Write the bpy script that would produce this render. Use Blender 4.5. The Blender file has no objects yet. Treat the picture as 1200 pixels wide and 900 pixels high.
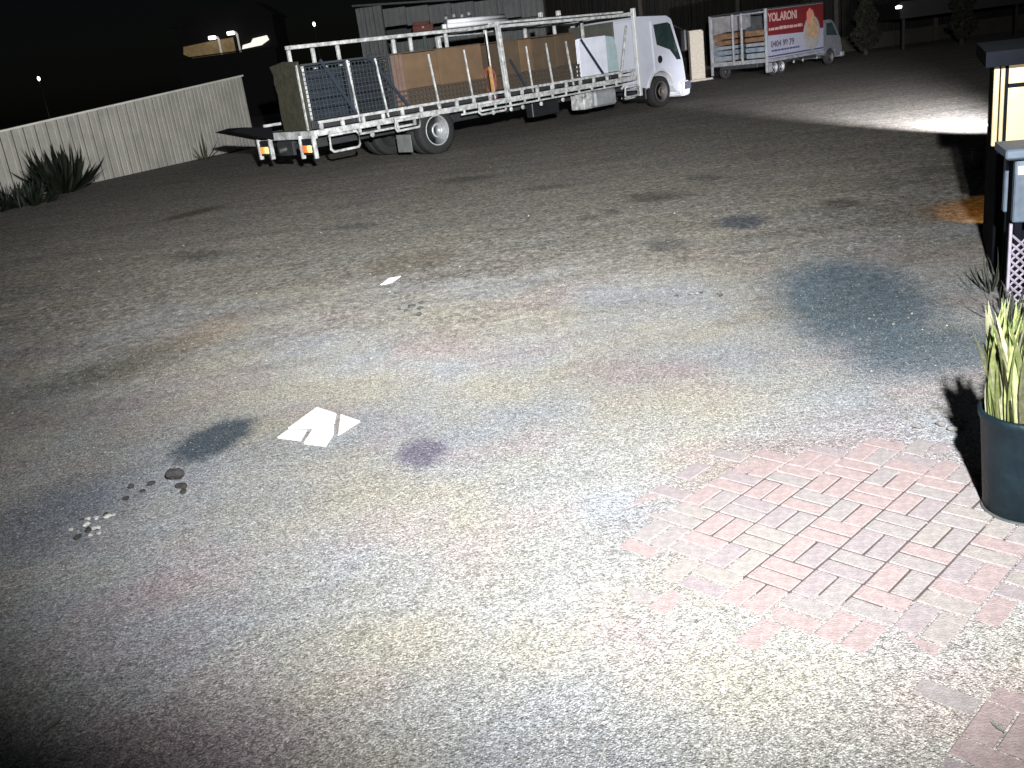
import bpy, bmesh, math, random
import numpy as np
from mathutils import Vector, Matrix
random.seed(7); RNG = np.random.default_rng(7)
SC = bpy.context.scene; COL = SC.collection
R = math.radians

# ------------------------------------------------------------------ camera
CAM_H, PITCH, ROLL = 2.0, R(19.3), R(7.5)
cd = bpy.data.cameras.new('security_camera'); cam = bpy.data.objects.new('security_camera', cd); COL.objects.link(cam)
cd.sensor_width = 36.0; cd.lens = 33.0; cd.clip_start = 0.05; cd.clip_end = 2000
fw = Vector((0, math.cos(PITCH), -math.sin(PITCH))); up0 = Vector((0, math.sin(PITCH), math.cos(PITCH))); rt0 = Vector((1, 0, 0))
rt = rt0 * math.cos(ROLL) - up0 * math.sin(ROLL); up = rt0 * math.sin(ROLL) + up0 * math.cos(ROLL)
m3 = Matrix((rt, up, -fw)).transposed()
cam.matrix_world = Matrix.Translation((0, 0, CAM_H)) @ m3.to_4x4()
SC.camera = cam

# ------------------------------------------------------------------ night sky, added ambient fill, exposure
w = bpy.data.worlds.new('World'); SC.world = w; w.use_nodes = True
nt = w.node_tree; bg = nt.nodes['Background']
sky = nt.nodes.new('ShaderNodeTexSky'); sky.sky_type = 'NISHITA'; sky.sun_disc = False
sky.sun_elevation = R(35); sky.sun_rotation = R(200)
nt.links.new(sky.outputs[0], bg.inputs[0]); bg.inputs[1].default_value = 0.0002
sd = bpy.data.lights.new('fill_sun', 'SUN'); sd.energy = 0.014; sd.angle = R(3); sd.color = (0.8, 0.88, 1.0)  # no moon known; dim sun lamp added as ambient fill
so = bpy.data.objects.new('fill_sun', sd); COL.objects.link(so); so.rotation_euler = (R(55), 0, R(30))
SC.view_settings.view_transform = 'Standard'; SC.view_settings.look = 'None'
SC.view_settings.exposure = 1.5; SC.view_settings.gamma = 1.0

def spot(name, loc, aim, power, size, blend, color=(1, 1, 1), radius=0.05):
    d = bpy.data.lights.new(name, 'SPOT'); d.energy = power; d.spot_size = R(size); d.spot_blend = blend
    d.color = color; d.shadow_soft_size = radius
    o = bpy.data.objects.new(name, d); COL.objects.link(o); o.location = loc
    o.rotation_euler = (Vector(aim) - Vector(loc)).to_track_quat('-Z', 'Y').to_euler(); return o
# security floodlight beside the camera; far spot added to brighten truck and fence
spot('floodlight_near', (0.62, -0.05, 3.0), (1.2, 11.6, 0), 2500, 95, 1.0, (0.98, 0.99, 1.0), 0.06)
spot('far_fill_spot', (0.58, -0.05, 3.05), (-1.6, 24.0, 8.2), 12600, 87, 1.0, (0.98, 0.99, 1.0), 0.05)

# ------------------------------------------------------------------ materials
MATS = {}
def pmat(name, col, rough=0.7, metal=0.0, var=0.0, scale=6.0, bump=0.0, bscale=40.0, col2=None, emit=None, estr=0.0, spec=0.4, detail=4):
    if name in MATS: return MATS[name]
    m = bpy.data.materials.new(name); m.use_nodes = True; t = m.node_tree; b = t.nodes['Principled BSDF']
    b.inputs['Roughness'].default_value = rough; b.inputs['Metallic'].default_value = metal
    b.inputs['Specular IOR Level'].default_value = spec
    b.inputs['Base Color'].default_value = (*col, 1)
    tc = t.nodes.new('ShaderNodeTexCoord')
    if var or col2:
        n = t.nodes.new('ShaderNodeTexNoise'); n.inputs['Scale'].default_value = scale; n.inputs['Detail'].default_value = detail
        n.inputs['Roughness'].default_value = 0.65
        t.links.new(tc.outputs['Object'], n.inputs['Vector'])
        r = t.nodes.new('ShaderNodeValToRGB'); r.color_ramp.elements[0].position = 0.34; r.color_ramp.elements[1].position = 0.66
        c2 = col2 if col2 else tuple(c * (1 - var) for c in col)
        r.color_ramp.elements[0].color = (*c2, 1); r.color_ramp.elements[1].color = (*col, 1)
        t.links.new(n.outputs['Fac'], r.inputs[0]); t.links.new(r.outputs[0], b.inputs['Base Color'])
    if bump:
        n2 = t.nodes.new('ShaderNodeTexNoise'); n2.inputs['Scale'].default_value = bscale; n2.inputs['Detail'].default_value = 3
        t.links.new(tc.outputs['Object'], n2.inputs['Vector'])
        bp = t.nodes.new('ShaderNodeBump'); bp.inputs['Strength'].default_value = bump; bp.inputs['Distance'].default_value = 0.02
        t.links.new(n2.outputs['Fac'], bp.inputs['Height']); t.links.new(bp.outputs[0], b.inputs['Normal'])
    if emit:
        b.inputs['Emission Color'].default_value = (*emit, 1); b.inputs['Emission Strength'].default_value = estr
    MATS[name] = m; return m
WHITE = pmat('white_paint', (0.60, 0.61, 0.62), 0.45, var=0.25, scale=3, bump=0.05)
WORN = pmat('worn_white_steel', (0.60, 0.61, 0.60), 0.5, var=0.65, scale=7, bump=0.1)
CABW = pmat('cab_paint', (0.54, 0.56, 0.63), 0.3, var=0.1, scale=1.2, spec=0.5)
BLACK = pmat('black_plastic', (0.015, 0.015, 0.017), 0.5, var=0.3)
DARK = pmat('dark_steel', (0.035, 0.036, 0.038), 0.55, var=0.4, scale=8)
RUBBER = pmat('tyre_rubber', (0.022, 0.022, 0.023), 0.85, var=0.4, scale=14, bump=0.3, bscale=60)
RIM = pmat('painted_rim', (0.5, 0.52, 0.53), 0.45, metal=0.3, var=0.4, scale=16)
RIMD = pmat('dusty_rim', (0.16, 0.15, 0.14), 0.6, metal=0.2, var=0.4, scale=16)
GLASSD = pmat('cab_glass', (0.03, 0.05, 0.05), 0.06, spec=0.9, var=0.5, scale=2.0)
OLIVE = pmat('olive_board', (0.042, 0.04, 0.024), 0.85, var=0.45, scale=7, bump=0.5, bscale=14)
BLUEGREY = pmat('blue_grey_wire', (0.04, 0.05, 0.058), 0.5, var=0.4, scale=12)
DBLUE = pmat('dark_blue_goods', (0.008, 0.011, 0.015), 0.8, var=0.6, scale=5)
CARD = pmat('brown_board', (0.135, 0.084, 0.046), 0.85, col2=(0.10, 0.064, 0.036), scale=2.5, bump=0.2, bscale=30)
CARD2 = pmat('dull_brown_board', (0.085, 0.058, 0.034), 0.85, col2=(0.058, 0.042, 0.027), scale=2.5, bump=0.2, bscale=30)
PINKW = pmat('pink_brown_timber', (0.16, 0.105, 0.085), 0.85, var=0.3, scale=5, bump=0.2)
SHEETW = pmat('white_sheet', (0.68, 0.70, 0.78), 0.4, var=0.15, scale=3)
PALEG = pmat('pale_glass_sheet', (0.38, 0.48, 0.5), 0.15, var=0.2, spec=0.7)
STRAP = pmat('navy_strap', (0.018, 0.026, 0.042), 0.8, var=0.3)
REDB = pmat('faded_red', (0.22, 0.07, 0.05), 0.7, var=0.5, scale=8)
ORANGE = pmat('orange_paint', (0.5, 0.25, 0.08), 0.6, var=0.4)

NIGHTM = pmat('matt_black', (0.004, 0.004, 0.005), 0.95, spec=0.1)
# ------------------------------------------------------------------ mesh helpers
def link_mesh(name, bm, mat, parent=None, smooth=False):
    me = bpy.data.meshes.new(name); bmesh.ops.recalc_face_normals(bm, faces=bm.faces); bm.to_mesh(me); bm.free()
    if smooth:
        for p in me.polygons: p.use_smooth = True
    me.materials.append(mat)
    o = bpy.data.objects.new(name, me); COL.objects.link(o)
    if parent: o.parent = parent
    return o
def bx(bm, x0, x1, y0, y1, z0, z1):
    v = [bm.verts.new(p) for p in ((x0,y0,z0),(x1,y0,z0),(x1,y1,z0),(x0,y1,z0),(x0,y0,z1),(x1,y0,z1),(x1,y1,z1),(x0,y1,z1))]
    for f in ((0,3,2,1),(4,5,6,7),(0,1,5,4),(1,2,6,5),(2,3,7,6),(3,0,4,7)): bm.faces.new([v[i] for i in f])
def bev(bm, w, seg=1):
    bmesh.ops.bevel(bm, geom=list(bm.edges), offset=w, segments=seg, affect='EDGES', clamp_overlap=True)
def box(name, x0, x1, y0, y1, z0, z1, mat, parent=None, b=0.01):
    bm = bmesh.new(); bx(bm, x0, x1, y0, y1, z0, z1)
    if b: bev(bm, b)
    return link_mesh(name, bm, mat, parent)
def tube(bm, pts, r, n=8, closed=False):
    pts = [Vector(p) for p in pts]; rings = []
    for i, p in enumerate(pts):
        a = pts[i-1] if i else (pts[-1] if closed else None); c = pts[i+1] if i < len(pts)-1 else (pts[0] if closed else None)
        d = ((c - p).normalized() if c is not None else Vector()) + ((p - a).normalized() if a is not None else Vector())
        d.normalize(); q = d.to_track_quat('Z', 'Y')
        rings.append([bm.verts.new(p + q @ Vector((r*math.cos(2*math.pi*k/n), r*math.sin(2*math.pi*k/n), 0))) for k in range(n)])
    for i in range(len(rings) if closed else len(rings)-1):
        A, B = rings[i], rings[(i+1) % len(rings)]
        for k in range(n): bm.faces.new((A[k], A[(k+1)%n], B[(k+1)%n], B[k]))
    if not closed: bm.faces.new(rings[0]); bm.faces.new(rings[-1])
def tubeo(name, pts, r, mat, parent=None, n=8, closed=False):
    bm = bmesh.new(); tube(bm, pts, r, n, closed); return link_mesh(name, bm, mat, parent, True)
def bar(name, p, q, wx, wy, mat, parent=None):
    """a square bar from p to q"""
    p, q = Vector(p), Vector(q); d = (q - p); L = d.length; bm = bmesh.new(); bx(bm, -wx/2, wx/2, -wy/2, wy/2, 0, L); bev(bm, min(wx, wy)*0.12)
    bm.transform(Matrix.Translation(p) @ d.to_track_quat('Z', 'Y').to_matrix().to_4x4()); return link_mesh(name, bm, mat, parent)
def prism(bm, poly, axis, a, b):
    """polygon of (u,v) pairs extruded along axis 'y' (u=x, v=z), 'x' (u=y, v=z) or 'z' (u=x, v=y)"""
    f = {'y': lambda u, v, t: (u, t, v), 'x': lambda u, v, t: (t, u, v), 'z': lambda u, v, t: (u, v, t)}[axis]
    A = [bm.verts.new(f(u, v, a)) for u, v in poly]; B = [bm.verts.new(f(u, v, b)) for u, v in poly]; n = len(poly)
    bm.faces.new(A); bm.faces.new(B[::-1])
    for i in range(n): bm.faces.new((A[i], B[i], B[(i+1)%n], A[(i+1)%n]))
def prismo(name, poly, axis, a, b, mat, parent=None, bw=0):
    bm = bmesh.new(); prism(bm, poly, axis, a, b)
    if bw:
        bmesh.ops.recalc_face_normals(bm, faces=bm.faces); bev(bm, bw, 2)
    return link_mesh(name, bm, mat, parent)
def lathe(bm, prof, n=32, axis='z', c=(0,0,0)):
    """profile of (radius, t) turned about an axis"""
    rings = []
    for r, t in prof:
        ring = []
        for k in range(n):
            a = 2*math.pi*k/n; u, v = r*math.cos(a), r*math.sin(a)
            p = (u, v, t) if axis == 'z' else (u, t, v)
            ring.append(bm.verts.new((p[0]+c[0], p[1]+c[1], p[2]+c[2])))
        rings.append(ring)
    for A, B in zip(rings, rings[1:]):
        for k in range(n): bm.faces.new((A[k], A[(k+1)%n], B[(k+1)%n], B[k]))
    bm.faces.new(rings[0]); bm.faces.new(rings[-1][::-1])
def latheo(name, prof, mat, parent=None, n=32, axis='z', c=(0,0,0)):
    bm = bmesh.new(); lathe(bm, prof, n, axis, c); o = link_mesh(name, bm, mat, parent, True)
    return o
def thing(name, label, cat, loc=(0,0,0), rz=0.0, group=None):
    o = bpy.data.objects.new(name, None); COL.objects.link(o); o.empty_display_size = 0.2
    o.location = loc; o.rotation_euler = (0, 0, rz); tag(o, label, cat, group); return o
def tag(o, label, cat, group=None):
    o['label'] = label; o['category'] = cat
    if group: o['group'] = group
    return o
def child(name, me, parent, mw):
    o = bpy.data.objects.new(name, me); COL.objects.link(o); o.parent = parent; o.matrix_local = mw; return o

# ------------------------------------------------------------------ ground
def ground_material():
    m = bpy.data.materials.new('gravel_yard'); m.use_nodes = True; t = m.node_tree; N = t.nodes; L = t.links
    b = N['Principled BSDF']; b.inputs['Roughness'].default_value = 0.92; b.inputs['Specular IOR Level'].default_value = 0.25
    tc = N.new('ShaderNodeTexCoord')
    def noise(scale, detail=4, rough=0.6, vec=None):
        n = N.new('ShaderNodeTexNoise'); n.inputs['Scale'].default_value = scale; n.inputs['Detail'].default_value = detail
        n.inputs['Roughness'].default_value = rough; L.new(vec or tc.outputs['Object'], n.inputs['Vector']); return n
    def ramp(src, p0, p1, c0=(0,0,0), c1=(1,1,1)):
        r = N.new('ShaderNodeValToRGB'); r.color_ramp.elements[0].position = p0; r.color_ramp.elements[1].position = p1
        r.color_ramp.elements[0].color = (*c0, 1); r.color_ramp.elements[1].color = (*c1, 1); L.new(src, r.inputs[0]); return r.outputs[0]
    def mix(fac, a, c, mode='MIX'):
        x = N.new('ShaderNodeMix'); x.data_type = 'RGBA'; x.blend_type = mode
        if isinstance(fac, (int, float)): x.inputs[0].default_value = fac
        else: L.new(fac, x.inputs[0])
        for s, v in ((x.inputs[6], a), (x.inputs[7], c)):
            if isinstance(v, tuple): s.default_value = (*v, 1)
            else: L.new(v, s)
        return x.outputs[2]
    def math_(op, a, c):
        x = N.new('ShaderNodeMath'); x.operation = op
        for s, v in zip(x.inputs, (a, c)):
            if isinstance(v, (int, float)): s.default_value = v
            else: L.new(v, s)
        return x.outputs[0]
    # large colour drifts of the fill: warm cream, pinkish, blue grey
    drift = noise(0.75, 3, 0.5); drift2 = noise(1.0, 3, 0.5)
    col = mix(ramp(drift.outputs['Fac'], 0.38, 0.62), (0.43, 0.405, 0.34), (0.37, 0.39, 0.415))
    col = mix(math_('MULTIPLY', ramp(drift2.outputs['Fac'], 0.5, 0.68), 0.65), col, (0.45, 0.36, 0.375))
    # compacted dirt streaks along the way vehicles turn
    mp = N.new('ShaderNodeMapping'); mp.inputs['Rotation'].default_value = (0, 0, R(-32)); mp.inputs['Scale'].default_value = (0.30, 1.0, 1)
    L.new(tc.outputs['Object'], mp.inputs['Vector'])
    st = noise(1.6, 6, 0.7, mp.outputs[0])
    col = mix(math_('MULTIPLY', ramp(st.outputs['Fac'], 0.5, 0.72), 0.30), col, (0.15, 0.135, 0.11))
    dn = noise(0.23, 4, 0.6)
    col = mix(math_('MULTIPLY', ramp(dn.outputs['Fac'], 0.5, 0.7), 0.22), col, (0.17, 0.16, 0.13))
    # pale gravel near, olive dirt farther out; floodlight fall-off is painted into this darkening
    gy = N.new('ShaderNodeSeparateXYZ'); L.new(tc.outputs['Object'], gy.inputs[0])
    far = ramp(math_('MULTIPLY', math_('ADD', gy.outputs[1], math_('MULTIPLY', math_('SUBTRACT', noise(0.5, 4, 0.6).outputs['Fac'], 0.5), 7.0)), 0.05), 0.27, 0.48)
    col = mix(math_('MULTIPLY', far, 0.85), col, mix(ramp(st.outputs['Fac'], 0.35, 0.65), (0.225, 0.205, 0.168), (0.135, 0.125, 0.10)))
    # stains, gravel patches and one painted pool of lamplight, with shapes of their own
    wob = noise(7.0, 6, 0.8)
    def patch(cx, cy, rx, ry, rot, colr, amt, soft=0.35, wobble=0.9):
        nonlocal col
        mpp = N.new('ShaderNodeMapping'); mpp.vector_type = 'TEXTURE'
        mpp.inputs['Location'].default_value = (cx, cy, 0); mpp.inputs['Rotation'].default_value = (0, 0, R(rot)); mpp.inputs['Scale'].default_value = (rx, ry, 1)
        L.new(tc.outputs['Object'], mpp.inputs['Vector'])
        ln = N.new('ShaderNodeVectorMath'); ln.operation = 'LENGTH'; L.new(mpp.outputs[0], ln.inputs[0])
        d = math_('ADD', ln.outputs['Value'], math_('MULTIPLY', math_('SUBTRACT', wob.outputs['Fac'], 0.5), wobble))
        mk = ramp(d, 1.0 - soft, 1.0 + soft*0.3, (1,1,1), (0,0,0))
        col = mix(math_('MULTIPLY', mk, amt), col, colr)
    patch(1.35, 3.55, 1.05, 1.0, 0, (0.30, 0.23, 0.22), 0.7, 0.5)          # brick dust round the pavers
    patch(2.55, 6.6, 0.66, 1.6, -12, (0.09, 0.135, 0.17), 0.85, 0.45)      # blue-grey gravel
    patch(2.6, 5.3, 0.8, 0.5, 20, (0.10, 0.14, 0.17), 0.75, 0.5)
    patch(-1.86, 5.42, 0.25, 0.42, -20, (0.055, 0.082, 0.11), 0.88, 0.4, 1.2)     # oil stains
    patch(-0.54, 4.78, 0.18, 0.27, 0, (0.16, 0.14, 0.20), 0.85, 0.5, 1.2)
    patch(2.66, 9.95, 0.32, 0.48, 0, (0.06, 0.07, 0.085), 0.85, 0.4, 1.6)
    patch(1.73, 9.3, 0.3, 0.5, 10, (0.09, 0.085, 0.08), 0.7, 0.6)
    patch(3.85, 10.26, 0.25, 0.4, 0, (0.06, 0.055, 0.045), 0.7, 0.5)
    patch(2.2, 12.2, 0.5, 0.4, 0, (0.06, 0.055, 0.045), 0.7, 0.6)
    patch(-5.31, 17.2, 0.4, 1.0, -30, (0.07, 0.05, 0.03), 0.8, 0.6)
    patch(-0.89, 10.2, 0.7, 0.7, -30, (0.14, 0.12, 0.09), 0.7, 0.6)
    patch(-2.7, 8.1, 0.5, 0.9, -30, (0.25, 0.17, 0.10), 0.5, 0.7)
    patch(-3.2, 7.4, 0.6, 0.9, -35, (0.12, 0.125, 0.095), 0.6, 0.7)
    patch(-2.5, 4.6, 0.55, 0.7, 0, (0.12, 0.14, 0.18), 0.6, 0.7)
    patch(-1.2, 2.5, 0.6, 0.4, 0, (0.22, 0.16, 0.19), 0.5, 0.7)
    for (px_, py_, rx_, ry_, rt_) in ((2.05, 12.6, 0.35, 0.3, 10), (1.2, 11.4, 0.2, 0.25, 0), (1.5, 11.6, 0.16, 0.3, 0), (3.1, 13.4, 0.4, 0.5, 20), (0.9, 14.6, 0.5, 0.35, -20), (-1.9, 13.2, 0.6, 0.3, -30), (5.5, 11.6, 0.4, 0.4, 0), (-0.4, 17.0, 0.9, 0.5, -25), (-3.9, 12.5, 0.8, 0.35, -35)):
        patch(px_, py_, rx_, ry_, rt_, (0.06, 0.056, 0.046), 0.6, 0.6, 2.2)
    patch(4.6, 9.1, 0.5, 0.7, -25, (0.20, 0.13, 0.07), 0.8, 0.5)  # warm lamplight by the kiosk painted into the ground colour
    # pebbles: per-stone brightness, dark gaps
    vo = N.new('ShaderNodeTexVoronoi'); vo.inputs['Scale'].default_value = 150; L.new(tc.outputs['Object'], vo.inputs['Vector'])
    sep = N.new('ShaderNodeSeparateColor'); L.new(vo.outputs['Color'], sep.inputs[0])
    sp = ramp(sep.outputs[0], 0.0, 1.0, (0.58, 0.58, 0.58), (1.45, 1.45, 1.45))
    col = mix(1.0, col, sp, 'MULTIPLY')
    gap = ramp(vo.outputs['Distance'], 0.35, 0.75, (1,1,1), (0.5,0.5,0.5)); col = mix(0.8, col, gap, 'MULTIPLY')
    fine = noise(60, 4, 0.7); col = mix(0.75, col, ramp(fine.outputs['Fac'], 0.3, 0.7, (0.55,0.55,0.55), (1.4,1.4,1.4)), 'MULTIPLY')
    clod = noise(9, 6, 0.75); col = mix(math_('MULTIPLY', far, 0.9), col, mix(1.0, col, ramp(clod.outputs['Fac'], 0.32, 0.68, (0.4,0.4,0.4), (1.5,1.5,1.5)), 'MULTIPLY'))
    for sc_, amt in ((62, 0.4), (27, math_('MULTIPLY', far, 0.75))):      # coarser stones, the biggest out on the darkened far ground
        v2 = N.new('ShaderNodeTexVoronoi'); v2.inputs['Scale'].default_value = sc_; L.new(tc.outputs['Object'], v2.inputs['Vector'])
        s2 = N.new('ShaderNodeSeparateColor'); L.new(v2.outputs['Color'], s2.inputs[0])
        col = mix(amt, col, mix(1.0, col, ramp(s2.outputs[1], 0.0, 1.0, (0.4, 0.4, 0.4), (1.6, 1.6, 1.6)), 'MULTIPLY'))
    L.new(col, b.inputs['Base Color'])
    h = math_('ADD', math_('MULTIPLY', vo.outputs['Distance'], -0.7), math_('MULTIPLY', fine.outputs['Fac'], 1.2))
    h = math_('ADD', math_('ADD', h, math_('MULTIPLY', st.outputs['Fac'], 1.5)), math_('MULTIPLY', clod.outputs['Fac'], 2.0))
    bp = N.new('ShaderNodeBump'); bp.inputs['Strength'].default_value = 0.75; bp.inputs['Distance'].default_value = 0.014
    L.new(h, bp.inputs['Height']); L.new(bp.outputs[0], b.inputs['Normal'])
    return m
GROUND = ground_material()
bm = bmesh.new()
v = [bm.verts.new(p) for p in ((-400,-60,0),(400,-60,0),(400,700,0),(-400,700,0))]; bm.faces.new(v)
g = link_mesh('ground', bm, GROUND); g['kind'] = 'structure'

# loose gravel lying on the near part of the yard (uncountable)
def stones(name, n, xs, mat):
    P = xs; k = len(P)
    base = np.array([(1,0,0),(-1,0,0),(0,1,0),(0,-1,0),(0,0,.75),(0,0,-.4)], float)
    fc = np.array([(0,2,4),(2,1,4),(1,3,4),(3,0,4),(2,0,5),(1,2,5),(3,1,5),(0,3,5)])
    s = RNG.uniform(0.0022, 0.0055, k) * np.where(RNG.random(k) < 0.03, 2.0, 1.0) * np.clip(P[:, 1] / 8.0, 1.0, 1.5)
    V = base[None] * (s[:, None, None] * RNG.uniform(0.6, 1.3, (k, 6, 3)))
    a = RNG.uniform(0, 6.283, k); ca, sa = np.cos(a)[:, None], np.sin(a)[:, None]
    x = V[:, :, 0]*ca - V[:, :, 1]*sa; y = V[:, :, 0]*sa + V[:, :, 1]*ca
    V = np.stack([x + P[:, :1], y + P[:, 1:2], V[:, :, 2] + (s*0.2)[:, None]], -1)
    F = (fc[None] + 6*np.arange(k)[:, None, None]).reshape(-1, 3)
    me = bpy.data.meshes.new(name); me.from_pydata(V.reshape(-1, 3).tolist(), [], F.tolist()); me.materials.append(mat)
    o = bpy.data.objects.new(name, me); COL.objects.link(o); return o
STONE = pmat('loose_gravel', (0.36, 0.35, 0.32), 0.9, col2=(0.13, 0.125, 0.115), scale=90, detail=1)
yy = 1.6 + np.minimum(RNG.exponential(2.6, 42000), 22.0)
xx = (RNG.random(42000) - 0.5) * (2.2 + yy * 1.25)
pts = np.stack([xx, yy], 1)
keep = ~(((pts[:, 0]-1.25)/0.85)**2 + ((pts[:, 1]-3.4)/0.72)**2 < 1) | (RNG.random(42000) < 0.10)
lg = stones('loose_gravel', 0, pts[keep], STONE); tag(lg, 'loose grey gravel strewn over the lit yard', 'gravel'); lg['kind'] = 'stuff'

# ------------------------------------------------------------------ brick pavers (basket weave, half buried)
pav = bpy.data.objects.new('paving', None); COL.objects.link(pav); pav['kind'] = 'structure'; pav['label'] = 'half buried basket weave brick paving beside the planter'; pav.location = (1.35, 3.5, 0)
BR = [pmat('paver_pink', (0.30, 0.236, 0.229), 0.9, var=0.3, scale=30, bump=0.4, bscale=120), pmat('paver_grey', (0.268, 0.243, 0.236), 0.9, var=0.3, scale=30, bump=0.4, bscale=120),
      pmat('paver_cream', (0.28, 0.252, 0.235), 0.9, var=0.3, scale=30, bump=0.4, bscale=120), pmat('paver_mauve', (0.265, 0.228, 0.232), 0.9, var=0.3, scale=30, bump=0.4, bscale=120)]
bmes = []
for mm in BR:
    bm = bmesh.new(); bx(bm, -0.0915, 0.0915, -0.0435, 0.0435, -0.05, 0.0); bev(bm, 0.004)
    me = bpy.data.meshes.new('brick'); bm.to_mesh(me); bm.free(); me.materials.append(mm); bmes.append(me)
ang = R(42); ca, sa = math.cos(ang), math.sin(ang); nb = 0
joints = bmesh.new()
for i in range(-11, 12):
    for j in range(-11, 12):
        for k in (-0.0475, 0.0475):
            lx, ly = (i*0.19, j*0.19 + k) if (i + j) % 2 == 0 else (i*0.19 + k, j*0.19)
            X = lx*ca - ly*sa; Y = lx*sa + ly*ca           # relative to the paving's middle
            wx, wy = X + 1.35, Y + 3.5
            d = math.hypot((X + 0.06)/0.88, (Y + 0.08)/0.82)
            d2 = math.hypot((wx - 1.3)/0.42, (wy - 2.15)/0.34)
            d = min(d, d2 + 0.45) + (random.uniform(-0.12, 0.16) if 0.80 < min(d, d2 + 0.45) else 0)
            if d > 1.05 or nb >= 298: continue
            z = 0.007 if d < 0.78 else 0.007 - (d - 0.78)*0.030
            z += random.uniform(-0.0012, 0.0012)
            mw = Matrix.Translation((X, Y, z)) @ Matrix.Rotation(ang + (0 if (i+j) % 2 == 0 else R(90)) + random.uniform(-.012, .012), 4, 'Z') @ Matrix.Rotation(random.uniform(-.014, .014), 4, 'X') @ Matrix.Rotation(random.uniform(-.012, .012), 4, 'Y')
            child('brick', random.choices(bmes, (5, 4, 2, 3))[0], pav, mw); nb += 1
bm = bmesh.new()   # dark earth in the joints
pp = []
for k in range(40):
    a = 2*math.pi*k/40; rr = 0.50 + 0.05*math.sin(3*a+1) + 0.05*math.sin(7*a) + random.uniform(-.03, .03)
    pp.append((rr*math.cos(a)*1.18 - 0.06, rr*math.sin(a)*1.08 - 0.08))
vs = [bm.verts.new((x, y, 0.0022)) for x, y in pp]; bm.faces.new(vs)
link_mesh('joint_earth', bm, pmat('joint_earth', (0.075, 0.062, 0.058), 0.95, var=0.4, scale=40), pav)

# ------------------------------------------------------------------ corrugated boundary fence
FENCE = pmat('fence_steel', (0.72, 0.70, 0.63), 0.55, var=0.22, scale=1.3, bump=0.05)
def fence():
    a, b2 = Vector((-13.0, 22.46, 0)), Vector((-7.78, 34.2, 0)); L = (b2 - a).length
    rz = math.atan2(b2.y - a.y, b2.x - a.x)
    f = thing('boundary_fence', 'long pale corrugated steel fence along the edge of the yard', 'fence', a, rz)
    hh = lambda s: 1.56 + (2.40 - 1.56) * s / L
    n = int(L / 0.37); W = L / n
    for i in range(n):
        bm = bmesh.new(); s0 = i*W
        prof = [(s0 + 0.004, 0.045), (s0 + 0.012, 0), (s0 + W*0.46, 0), (s0 + W*0.5, 0.012), (s0 + W*0.54, 0), (s0 + W - 0.065, 0), (s0 + W - 0.055, 0.045)]
        up_ = [bm.verts.new((x, y, hh(x) - 0.03)) for x, y in prof]; dn = [bm.verts.new((x, y, 0.03)) for x, y in prof]
        for k in range(len(prof)-1): bm.faces.new((dn[k], dn[k+1], up_[k+1], up_[k]))
        bmesh.ops.solidify(bm, geom=list(bm.faces), thickness=0.004)
        link_mesh('fence_sheet', bm, FENCE, f)
    bm = bmesh.new(); bx(bm, 0, L, 0.055, 0.062, 0.02, 0.06)
    for vv in bm.verts:
        if vv.co.z > 0.05: vv.co.z = hh(vv.co.x) - 0.05
    link_mesh('rib_shade_sheet', bm, pmat('rib_shade', (0.045, 0.042, 0.038), 0.7), f)  # dark sheet behind the gaps paints in the shade of the ribs
    bm = bmesh.new(); bx(bm, 0, L, -0.04, 0.12, 0, 0.05)
    for vv in bm.verts: vv.co.z += hh(vv.co.x) - 0.03
    link_mesh('top_rail', bm, FENCE, f)
    bm = bmesh.new(); bx(bm, 0, L, 0.1, 0.13, 0.0, 0.06); link_mesh('bottom_rail', bm, DARK, f)
    for s in (0.0, L*0.25, L*0.5, L*0.75, L):
        box('fence_post', s-0.03, s+0.03, 0.10, 0.16, 0, hh(s) - 0.04, FENCE, f)
fence()

# ------------------------------------------------------------------ plants by the fence
LEAFD = pmat('dark_sword_leaf', (0.018, 0.026, 0.014), 0.6, var=0.4, scale=5)
WEED = pmat('dry_weed', (0.10, 0.11, 0.06), 0.8, var=0.5, scale=6)
def blade_mesh(name, L, wd, bend, mat, seg=5, cup=0.25):
    bm = bmesh.new(); rows = []
    for i in range(seg + 1):
        s = i/seg; ww = wd * (0.55 + 1.2*s if s < 0.35 else 1.0 * (1 - ((s - 0.35)/0.65)**1.6)) + 0.001
        z = L*s*math.cos(bend*s*0.6); y = L*math.sin(bend*s*s*0.7)*0.6
        rows.append([bm.verts.new((-ww/2, y - cup*ww, z)), bm.verts.new((0, y, z)), bm.verts.new((ww/2, y - cup*ww, z))])
    for A, B in zip(rows, rows[1:]):
        bm.faces.new((A[0], A[1], B[1], B[0])); bm.faces.new((A[1], A[2], B[2], B[1]))
    bmesh.ops.solidify(bm, geom=list(bm.faces), thickness=wd*0.06)
    me = bpy.data.meshes.new(name); bm.to_mesh(me); bm.free(); me.materials.append(mat); return me
def clump(name, label, cat, loc, n, me_list, spread, smin, smax, up_bias=0.0, rad=0.1):
    t = thing(name, label, cat, loc)
    for k in range(n):
        az = 2*math.pi*k/n*2.4 + random.uniform(-.3, .3); tilt = spread * (((k + 0.5)/n)**0.7) + random.uniform(-.08, .08)
        rr = rad*random.random(); s = random.uniform(smin, smax)
        mw = Matrix.Translation((rr*math.sin(az), -rr*math.cos(az), 0)) @ Matrix.Rotation(az, 4, 'Z') @ Matrix.Rotation(max(tilt - up_bias, 0.02), 4, 'X') @ Matrix.Rotation(random.uniform(-.5, .5), 4, 'Z') @ Matrix.Scale(s, 4)
        child('leaf', random.choice(me_list), t, mw)
    return t
sw = [blade_mesh('leaf', 1.35, 0.11, b_, LEAFD) for b_ in (0.2, 0.5, 0.8)]
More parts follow.
